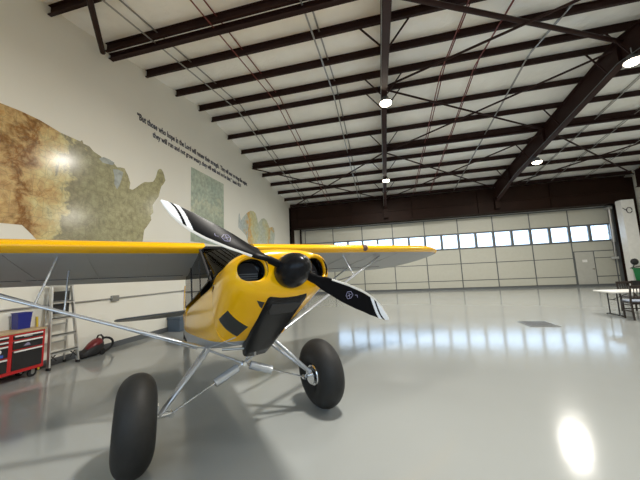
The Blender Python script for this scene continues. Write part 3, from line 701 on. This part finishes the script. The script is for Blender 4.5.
b = MB(); b.lathe(bd(LEX-.005, 2.28, LEZ-.01), (bd(0, 0, 0)-bd(1, 0, 0)), [(-.03, .06), (0, .05), (.02, .03), (.025, .0)], 16); b.build('landing_light', M['orange'], PL, smooth=50)
# struts
for sy in (-1, 1):
    A_ = bd(1.35, sy*.37, -.47); B_ = und[sy](.2, 2.88); C_ = bd(1.95, sy*.37, -.47); D_ = und[sy](.62, 2.7)
    for (p, q_, r) in ((A_, B_, .036), (C_, D_, .024)):
        d = (q_-p).normalized(); fw = Vector((1, 0, 0))
        b = MB(); b.tube([p, p+d*.1, q_-d*.1, q_], [r*.5, r, r, r*.5], 14, flat=.45, up=d.cross(fw)); b.build('wing_strut', M['strut'], PL, smooth=60)
    ft = .56 if sy < 0 else .66; P1 = A_+(B_-A_)*ft; P2 = C_+(D_-C_)*ft
    jy = 1.68 if sy < 0 else 1.92; U1 = und[sy](.13, jy); U2 = und[sy](.48, jy)
    for p, q_ in ((P1, U1), (P2, U2), (P1, P2)):
        b = MB(); b.tube([p, q_], .010, 8); b.build('jury_strut', M['strut'], PL, smooth=50)
# landing gear
def L_(x, y, z): return Vector((x, y, z))
apex = L_(-.08, 0, .665)
for sy in (-1, 1):
    H1 = bd(1.33, sy*.35, -.485); H2 = bd(1.60, sy*.35, -.485); AX = L_(.02, sy*.80, .40)
    d = (AX-H1).normalized()
    for h, r in ((H1, .034), (H2, .030)):
        b = MB(); dd = (AX-h).normalized(); b.tube([h, h+dd*.08, AX-dd*.05, AX], [r*.7, r, r, r*.8], 12, flat=.6, up=dd.cross(Vector((1, 0, 0)))); b.build('gear_leg', M['strut'], PL, smooth=60)
    b = MB(); b.tube([H1+Vector((0, 0, -.01)), apex], .011, 8); b.build('cabane_tube', M['strut'], PL, smooth=50)
    S1 = L_(-.0, sy*.70, .385); dv = (S1-apex); s_ = dv.normalized()
    b = MB(); b.tube([apex+s_*.07, apex+s_*.075, apex+s_*.33, apex+s_*.335], [.03, .044, .044, .03], 18); so = b.build('shock_strut', M['strut'], PL, smooth=40)
    b = MB(); b.tube([apex+s_*.33, S1], .010, 8); b.build('shock_rod', M['alu'], so, smooth=40)
    b = MB(); b.tube([apex, apex+s_*.07], .012, 8); b.build('shock_mount', M['alu'], so, smooth=40)
    b = MB(); b.lathe(S1-Vector((.03, 0, 0)), (1, 0, 0), [(0, .026), (.06, .026)], 14); b.build('rod_end', M['alu'], so, smooth=40)
    b = MB(); b.tube([AX-Vector((0, sy*.10, 0)), AX+Vector((0, sy*.22, 0))], .022, 12); b.build('axle', M['alu'], PL, smooth=50)
    # wheel
    wc = L_(.02, .91 if sy > 0 else -.975, .397); ax = Vector((0, sy, .045*1)).normalized()
    wo = bpy.data.objects.new('main_wheel', None); C.objects.link(wo); wo.parent = PL
    prof = []; R0, HW, ri = .397, .157, .135
    for k in range(25):
        a = math.pi*k/24; prof.append((-HW*math.cos(a)*1.0 if True else 0, ri+(R0-ri)*(math.sin(a)**.66)))
    prof = [(-HW*.35, ri-.02), (-HW*.75, ri+.0)]+[(x*1.0, r) for x, r in prof[2:-2]]+[(HW*.75, ri), (HW*.35, ri-.02)]
    b = MB(); b.lathe(wc, ax, prof, 56); b.build('tyre', M['rubber'], wo, smooth=60)
    b = MB(); b.lathe(wc, ax, [(-.12, .02), (-.12, .115), (-.10, .13), (-.04, .118), (.04, .118), (.10, .13), (.12, .115), (.12, .02)], 32); b.build('wheel_hub', M['alu'], wo, smooth=40)
    b = MB(); b.lathe(wc-ax*.15, ax, [(0, .03), (0, .095), (.008, .095), (.03, .03)], 28); b.box(AX.x-.03, AX.x+.03, *(sorted((AX.y-.0, AX.y+sy*.05))), AX.z+.05, AX.z+.10); b.build('brake_disc', M['alu'], wo, smooth=40)
b = MB(); b.lathe(apex-Vector((.04, 0, 0)), (1, 0, 0), [(0, .022), (.08, .022)], 12); b.build('cabane_fitting', M['alu'], PL, smooth=40)
b = MB(); b.tube([bd(.98, -.30, -.50), bd(.86, -.12, -.52), bd(.84, -.03, -.525)], .012, 8); b.tube([bd(.84, -.03, -.525), bd(.86, -.03, -.60)], .011, 8); b.build('drain_pipe', M['galv'], PL, smooth=50)
b = MB(); b.tube([bd(.97, .02, -.49), apex], .007, 6); b.build('cabane_cable', M['strut'], PL)
b = MB(); b.tube([bd(.62, -.265, -.41), bd(1.3, -.36, -.47)], .004, 6); b.build('vent_line', M['flash'], PL)
# tail
b = MB(); tp = bd(5.55, 0, -.10)
b.tube([bd(5.3, 0, -.15), bd(5.75, 0, -.26), L_(tp.x-.42, 0, .14)], [.02, .022, .018], 8); b.build('tail_spring', M['dull'], PL)
tw = bpy.data.objects.new('tail_wheel', None); C.objects.link(tw); tw.parent = PL
tc_ = L_(tp.x-.42, 0, .125)
b = MB(); b.lathe(tc_-Vector((0, .04, 0)), (0, 1, 0), [(0, .06), (.005, .11), (.03, .125), (.05, .125), (.075, .11), (.08, .06)], 24); b.build('tyre', M['rubber'], tw, smooth=50)
b = MB(); b.bar(tc_+Vector((0, .05, 0)), tc_+Vector((.03, .05, .19)), .04, .008); b.bar(tc_+Vector((0, -.05, 0)), tc_+Vector((.03, -.05, .19)), .04, .008); b.box(tc_.x, tc_.x+.07, -.055, .055, tc_.z+.15, tc_.z+.22); b.build('fork', M['dull'], tw)
for sy in (-1, 1):
    def tail(pts, nm, m, parent=PL): 
        b = MB(); b.prism([bd(X, sy*y, Z)-Vector((0, 0, .018)) for X, y, Z in pts], (0, 0, .036)); return b.build(nm, m, parent, bevel=.012)
    tail([(5.25, .06, .35), (5.45, .75, .35), (5.62, 1.25, .35), (5.75, 1.42, .35), (5.85, 1.45, .35), (5.85, .04, .35)], 'horizontal_stabilizer', M['tailgrey'])
    tail([(5.87, .06, .35), (5.87, 1.46, .35), (6.05, 1.42, .35), (6.2, 1.2, .35), (6.28, .6, .35), (6.2, .12, .35)], 'elevator', M['tailgrey'])
def fin(pts, nm, m): 
    b = MB(); b.prism([bd(X, -.02, Z) for X, Z in pts], (0, .04, 0)); return b.build(nm, m, PL, bevel=.015)
fin([(5.2, .28), (5.55, .62), (5.8, .95), (5.93, 1.02), (5.93, .10), (5.6, .10)], 'tail_fin', M['yellow'])
fin([(5.95, 1.05), (6.1, 1.08), (6.3, .98), (6.42, .7), (6.42, .3), (6.3, .0), (5.95, -.08)], 'rudder', M['yellow'])

# ================================================================== objects by the left wall
# rolling tool chest
tc = thing('tool_chest', 'red rolling tool chest with black drawers and a wooden top by the left wall', 'tool chest', (-6.37, 3.32, 0))
Wd, Dp, z0, z1 = .72, .22, .14, .80     # half width along wall, half depth
b = MB(); b.box(-Dp, Dp, -Wd, Wd, z0, z1-.0); b.build('chest_body', M['red'], tc, bevel=.008)
b = MB(); b.box(-Dp-.005, Dp+.01, -Wd-.01, Wd+.01, z1, z1+.035); b.build('wooden_top', M['wood'], tc, bevel=.006)
for (ya, yb, zs) in ((-.66, -.24, ((.20, .42), (.44, .60), (.62, .70), (.71, .78))), (-.20, .20, ((.20, .42), (.44, .63), (.645, .70), (.715, .78))), (.26, .68, ((.20, .52), (.54, .68), (.70, .775)))):
    for za, zb in zs:
        b = MB(); b.box(Dp-.01, Dp+.012, ya, yb, za, zb); dr = b.build('drawer', M['blackdr'], tc, bevel=.004)
        b = MB(); b.box(Dp+.012, Dp+.028, ya+.01, yb-.01, zb-.03, zb-.006); b.build('drawer_pull', M['white'], dr, bevel=.003)
for (y, z, w, h, mk) in ((.08, .55, .045, .035, 'white'), (.09, .475, .05, .022, 'sblue'), (-.11, .33, .07, .03, 'syel'), (.46, .738, .06, .012, 'flash'), (.45, .60, .05, .025, 'emblem'), (.0, .67, .04, .01, 'flash')):
    b = MB()
    if mk in ('white',): b.lathe((Dp+.012, y, z), (1, 0, 0), [(0, .036), (.002, .036)], 18); b.lathe((Dp+.014, y, z), (1, 0, 0), [(0, .018), (.001, .018)], 12)
    elif mk == 'emblem': b.prism([(Dp+.012, y-w, z-h), (Dp+.012, y+w, z-h), (Dp+.012, y+w*.6, z+h*.6), (Dp+.012, y+.01, z+h), (Dp+.012, y-w*.5, z+h*.2)], (.002, 0, 0))
    elif mk == 'syel': b.prism([(Dp+.012, y-w, z), (Dp+.012, y+w, z+h), (Dp+.012, y+w*.2, z-h)], (.002, 0, 0))
    else: b.box(Dp+.0121, Dp+.014, y-w, y+w, z-h, z+h)
    b.build('sticker', M[mk], tc)
for sx in (-1, 1):
    for sy in (-1, 1):
        c = Vector((sx*.14, sy*.60, .06)); b = MB(); b.lathe(c-Vector((.02, 0, 0)), (1, 0, 0), [(0, .045), (.005, .06), (.035, .06), (.04, .045)], 20)
        k = b.build('caster', M['rubber'], tc, smooth=40)
        b = MB(); b.box(c.x-.03, c.x-.024, c.y-.025, c.y+.025, .06, .14); b.box(c.x+.024, c.x+.03, c.y-.025, c.y+.025, .06, .14); b.lathe(c-Vector((.026, 0, 0)), (1, 0, 0), [(0, .02), (.052, .02)], 12); b.build('caster_fork', M['galv'], k)
# blue bin on chest
b = MB(); b.loft([[(-6.46-w, 3.86-l, z), (-6.46+w, 3.86-l, z), (-6.46+w, 3.86+l, z), (-6.46-w, 3.86+l, z)] for w, l, z in ((.075, .09, .836), (.085, .105, 1.11), (.092, .112, 1.11), (.092, .112, 1.125), (.08, .10, 1.125), (.07, .09, .86))])
tag(b.build('plastic_bin', M['blue'], bevel=.004), 'dark blue plastic bin standing on the red tool chest', 'bin')
# step ladder
ld = thing('step_ladder', 'aluminium step ladder standing against the left wall beside the tool chest', 'ladder', (-6.25, 4.45, 0))
def rail(s, back): 
    if not back: return (Vector((0, s*.26, .03)), Vector((-.16, s*.18, 1.56)))
    return (Vector((-.34, s*.24, .03)), Vector((-.20, s*.17, 1.52)))
for s in (-1, 1):
    for back in (False, True):
        p, q_ = rail(s, back); b = MB(); b.bar(p, q_, .028 if not back else .022, .065 if not back else .035, up=(1, 0, 0)); rr = b.build('ladder_rail', M['ladder'], ld, bevel=.003)
        b = MB(); b.box(p.x-.04, p.x+.04, p.y-.02, p.y+.02, 0, .05); b.build('rubber_foot', M['dull'], rr, bevel=.006)
for k, z in enumerate((.30, .62, .94, 1.26)):
    t = (z-.03)/1.53; w = .25-.08*t; x = -.16*t; b = MB(); b.box(x-.05, x+.045, -w, w, z-.012, z+.012); b.box(x+.03, x+.045, -w, w, z-.04, z+.012); b.build('step', M['ladder'], ld, bevel=.003)
b = MB(); b.box(-.27, -.10, -.19, .19, 1.56, 1.61); b.build('top_cap', M['ladder'], ld, bevel=.01)
for z in (.45, .8, 1.15):
    t = (z-.03)/1.5; b = MB(); x = -.34+.14*t; w = .24-.07*t; b.bar((x, -w, z), (x, w, z), .02, .03); b.build('rear_brace', M['ladder'], ld)
for s in (-1, 1):
    b = MB(); b.bar((-.03, s*.24, .28), (-.015, s*.12, .14), .02, .006, up=(1, 0, 0)); b.bar((-.02, s*.24, .14), (-.03, s*.10, .29), .02, .006, up=(1, 0, 0)); b.build('foot_brace', M['dull'], ld)
for za in (1.27, 1.02):
    b = MB(); b.box(-.175, -.15, -.165, .15, za, za+.19); b.build('tool_tray', M['dull'], ld, bevel=.008)
# long pole leaning behind (thin yellow handle beside ladder)
b = MB(); b.tube([(XL+.12, 4.19, .02), (XL+.03, 4.17, 1.0)], .016, 8); tag(b.build('yellow_pole', M['syel'], smooth=50), 'thin yellow pole leaning on the wall between chest and ladder', 'pole')
# canister vacuum
v = thing('canister_vacuum', 'red and black canister vacuum with a looped hose on the floor by the ladder', 'vacuum cleaner', (-6.36, 5.10, 0))
b = MB(); rings = []
for t_, w, z0_, z1_ in ((-.30, .03, .03, .07), (-.26, .08, .02, .12), (-.14, .12, .02, .20), (-.02, .14, .02, .31), (.08, .14, .02, .36), (.16, .11, .02, .33), (.20, .06, .04, .24)):
    rings.append([(w*sgn(math.cos(a))*abs(math.cos(a))**.7, t_, (z0_+z1_)/2+(z1_-z0_)/2*sgn(math.sin(a))*abs(math.sin(a))**.7) for a in [2*math.pi*k/20 for k in range(20)]])
b.loft(rings); b.build('vacuum_body', M['dull'], v, smooth=60)
b = MB(); rings = []
for t_, w, z0_, z1_ in ((-.16, .05, .14, .21), (-.08, .10, .15, .29), (.02, .125, .16, .355), (.10, .12, .18, .372), (.15, .07, .2, .35)):
    rings.append([(w*1.04*math.cos(a)+.012, t_, (z0_+z1_)/2+(z1_-z0_)/2*math.sin(a)) for a in [2*math.pi*k/20 for k in range(20)]])
b.loft(rings); b.build('red_cover', M['darkred'], v, smooth=60)
b = MB(); b.tube([(0, .08, .36), (.01, .10, .42), (.01, .16, .42), (.01, .22, .35), (0, .2, .25)], .018, 8); b.build('carry_handle', M['dull'], v, smooth=60)
b = MB(); b.tube([(.03, .12+.24*math.sin(a)*1.0+.08, .19+.155*-math.cos(a)) for a in [-.3+.35*k for k in range(11)]], .024, 10); b.build('hose', M['dull'], v, smooth=60)
for s in (-1, 1):
    b = MB(); b.lathe((s*.13-.015, .12, .07), (1, 0, 0), [(0, .055), (.01, .07), (.03, .055)], 20); b.build('wheel', M['rubber'], v, smooth=40)
b = MB(); b.tube([(0, -.28, .06), (.03, -.36, .03)], [.03, .02], 10); b.build('hose_inlet', M['dull'], v)
# slate case by wall behind tail
t = thing('storage_case', 'slate blue storage case on the floor by the left wall under the tailplane', 'storage case', (-6.36, 7.95, 0))
b = MB(); b.box(-.22, .22, -.42, .42, .0, .36); b.build('case_body', M['bluebin'], t, bevel=.02)
b = MB(); b.box(-.235, .235, -.435, .435, .36, .44); b.build('lid', M['bluebin'], t, bevel=.015)
b = MB(); b.box(.22, .24, -.06, .06, .27, .33); b.build('latch', M['dull'], t)

# ================================================================== table and chairs at right
t = thing('folding_table', 'white topped folding table with dark legs at the right edge', 'table', (7.02, 9.72, 0))
b = MB(); b.box(-.92, .92, -.38, .38, .66, .70); b.build('tabletop', M['tabletop'], t, bevel=.012)
for sx in (-1, 1):
    b = MB()
    for sy in (-.17, .17): b.tube([(sx*.70, sy, .66), (sx*.70, sy, .03)], .016, 8)
    b.tube([(sx*.70, -.30, .02), (sx*.70, -.25, .035), (sx*.70, .25, .035), (sx*.70, .30, .02)], .018, 8); b.tube([(sx*.70, -.17, .45), (sx*.70, .17, .45)], .010, 8)
    b.tube([(sx*.70, 0, .45), (sx*.25, 0, .65)], .010, 8)
    b.build('leg_frame', M['dull'], t, smooth=50)
def chair(label, loc, rz_, cush):
    c = thing('slat_back_chair', label, 'chair', loc, rz_, 'dark slat-back chairs at the folding table')
    b = MB(); b.box(-.21, .21, -.2, .2, .42, .455); b.build('seat', M['brownwood'], c, bevel=.01)
    if cush: b = MB(); b.box(-.19, .19, -.18, .19, .456, .50); b.build('cushion', M['cushion'], c, bevel=.02)
    for sx in (-1, 1):
        b = MB(); b.bar((sx*.18, .17, 0), (sx*.18, .17, .42), .035, .035); b.build('leg', M['brownwood'], c)
        b = MB(); b.bar((sx*.18, -.20, 0), (sx*.18, -.18, .42), .035, .035); b.build('leg', M['brownwood'], c)
        b = MB(); b.bar((sx*.19, -.18, .45), (sx*.19, -.25, .88), .035, .03); b.build('back_post', M['brownwood'], c)
        b = MB(); b.bar((sx*.18, -.19, .22), (sx*.18, .17, .22), .02, .025); b.build('stretcher', M['brownwood'], c)
    b = MB(); b.bar((-.18, .17, .25), (.18, .17, .25), .02, .025); b.build('stretcher', M['brownwood'], c)
    b = MB(); b.bar((-.2, -.25, .86), (.2, -.25, .86), .03, .07); b.bar((-.2, -.20, .56), (.2, -.20, .56), .025, .04); b.build('back_rail', M['brownwood'], c)
    for k in range(5):
        x = -.12+.06*k; b = MB(); b.bar((x, -.20, .56), (x, -.245, .84), .022, .012); b.build('back_slat', M['brownwood'], c)
chair('dark wooden slat-back chair at the near side of the white table, right edge', (7.0, 9.02, 0), math.radians(4), False)
chair('dark wooden chair with a blue-grey cushion tucked under the near table corner', (6.45, 9.16, 0), math.radians(-8), True)
chair('dark wooden slat-back chair on the far side of the white table', (7.25, 10.36, 0), math.radians(180), False)
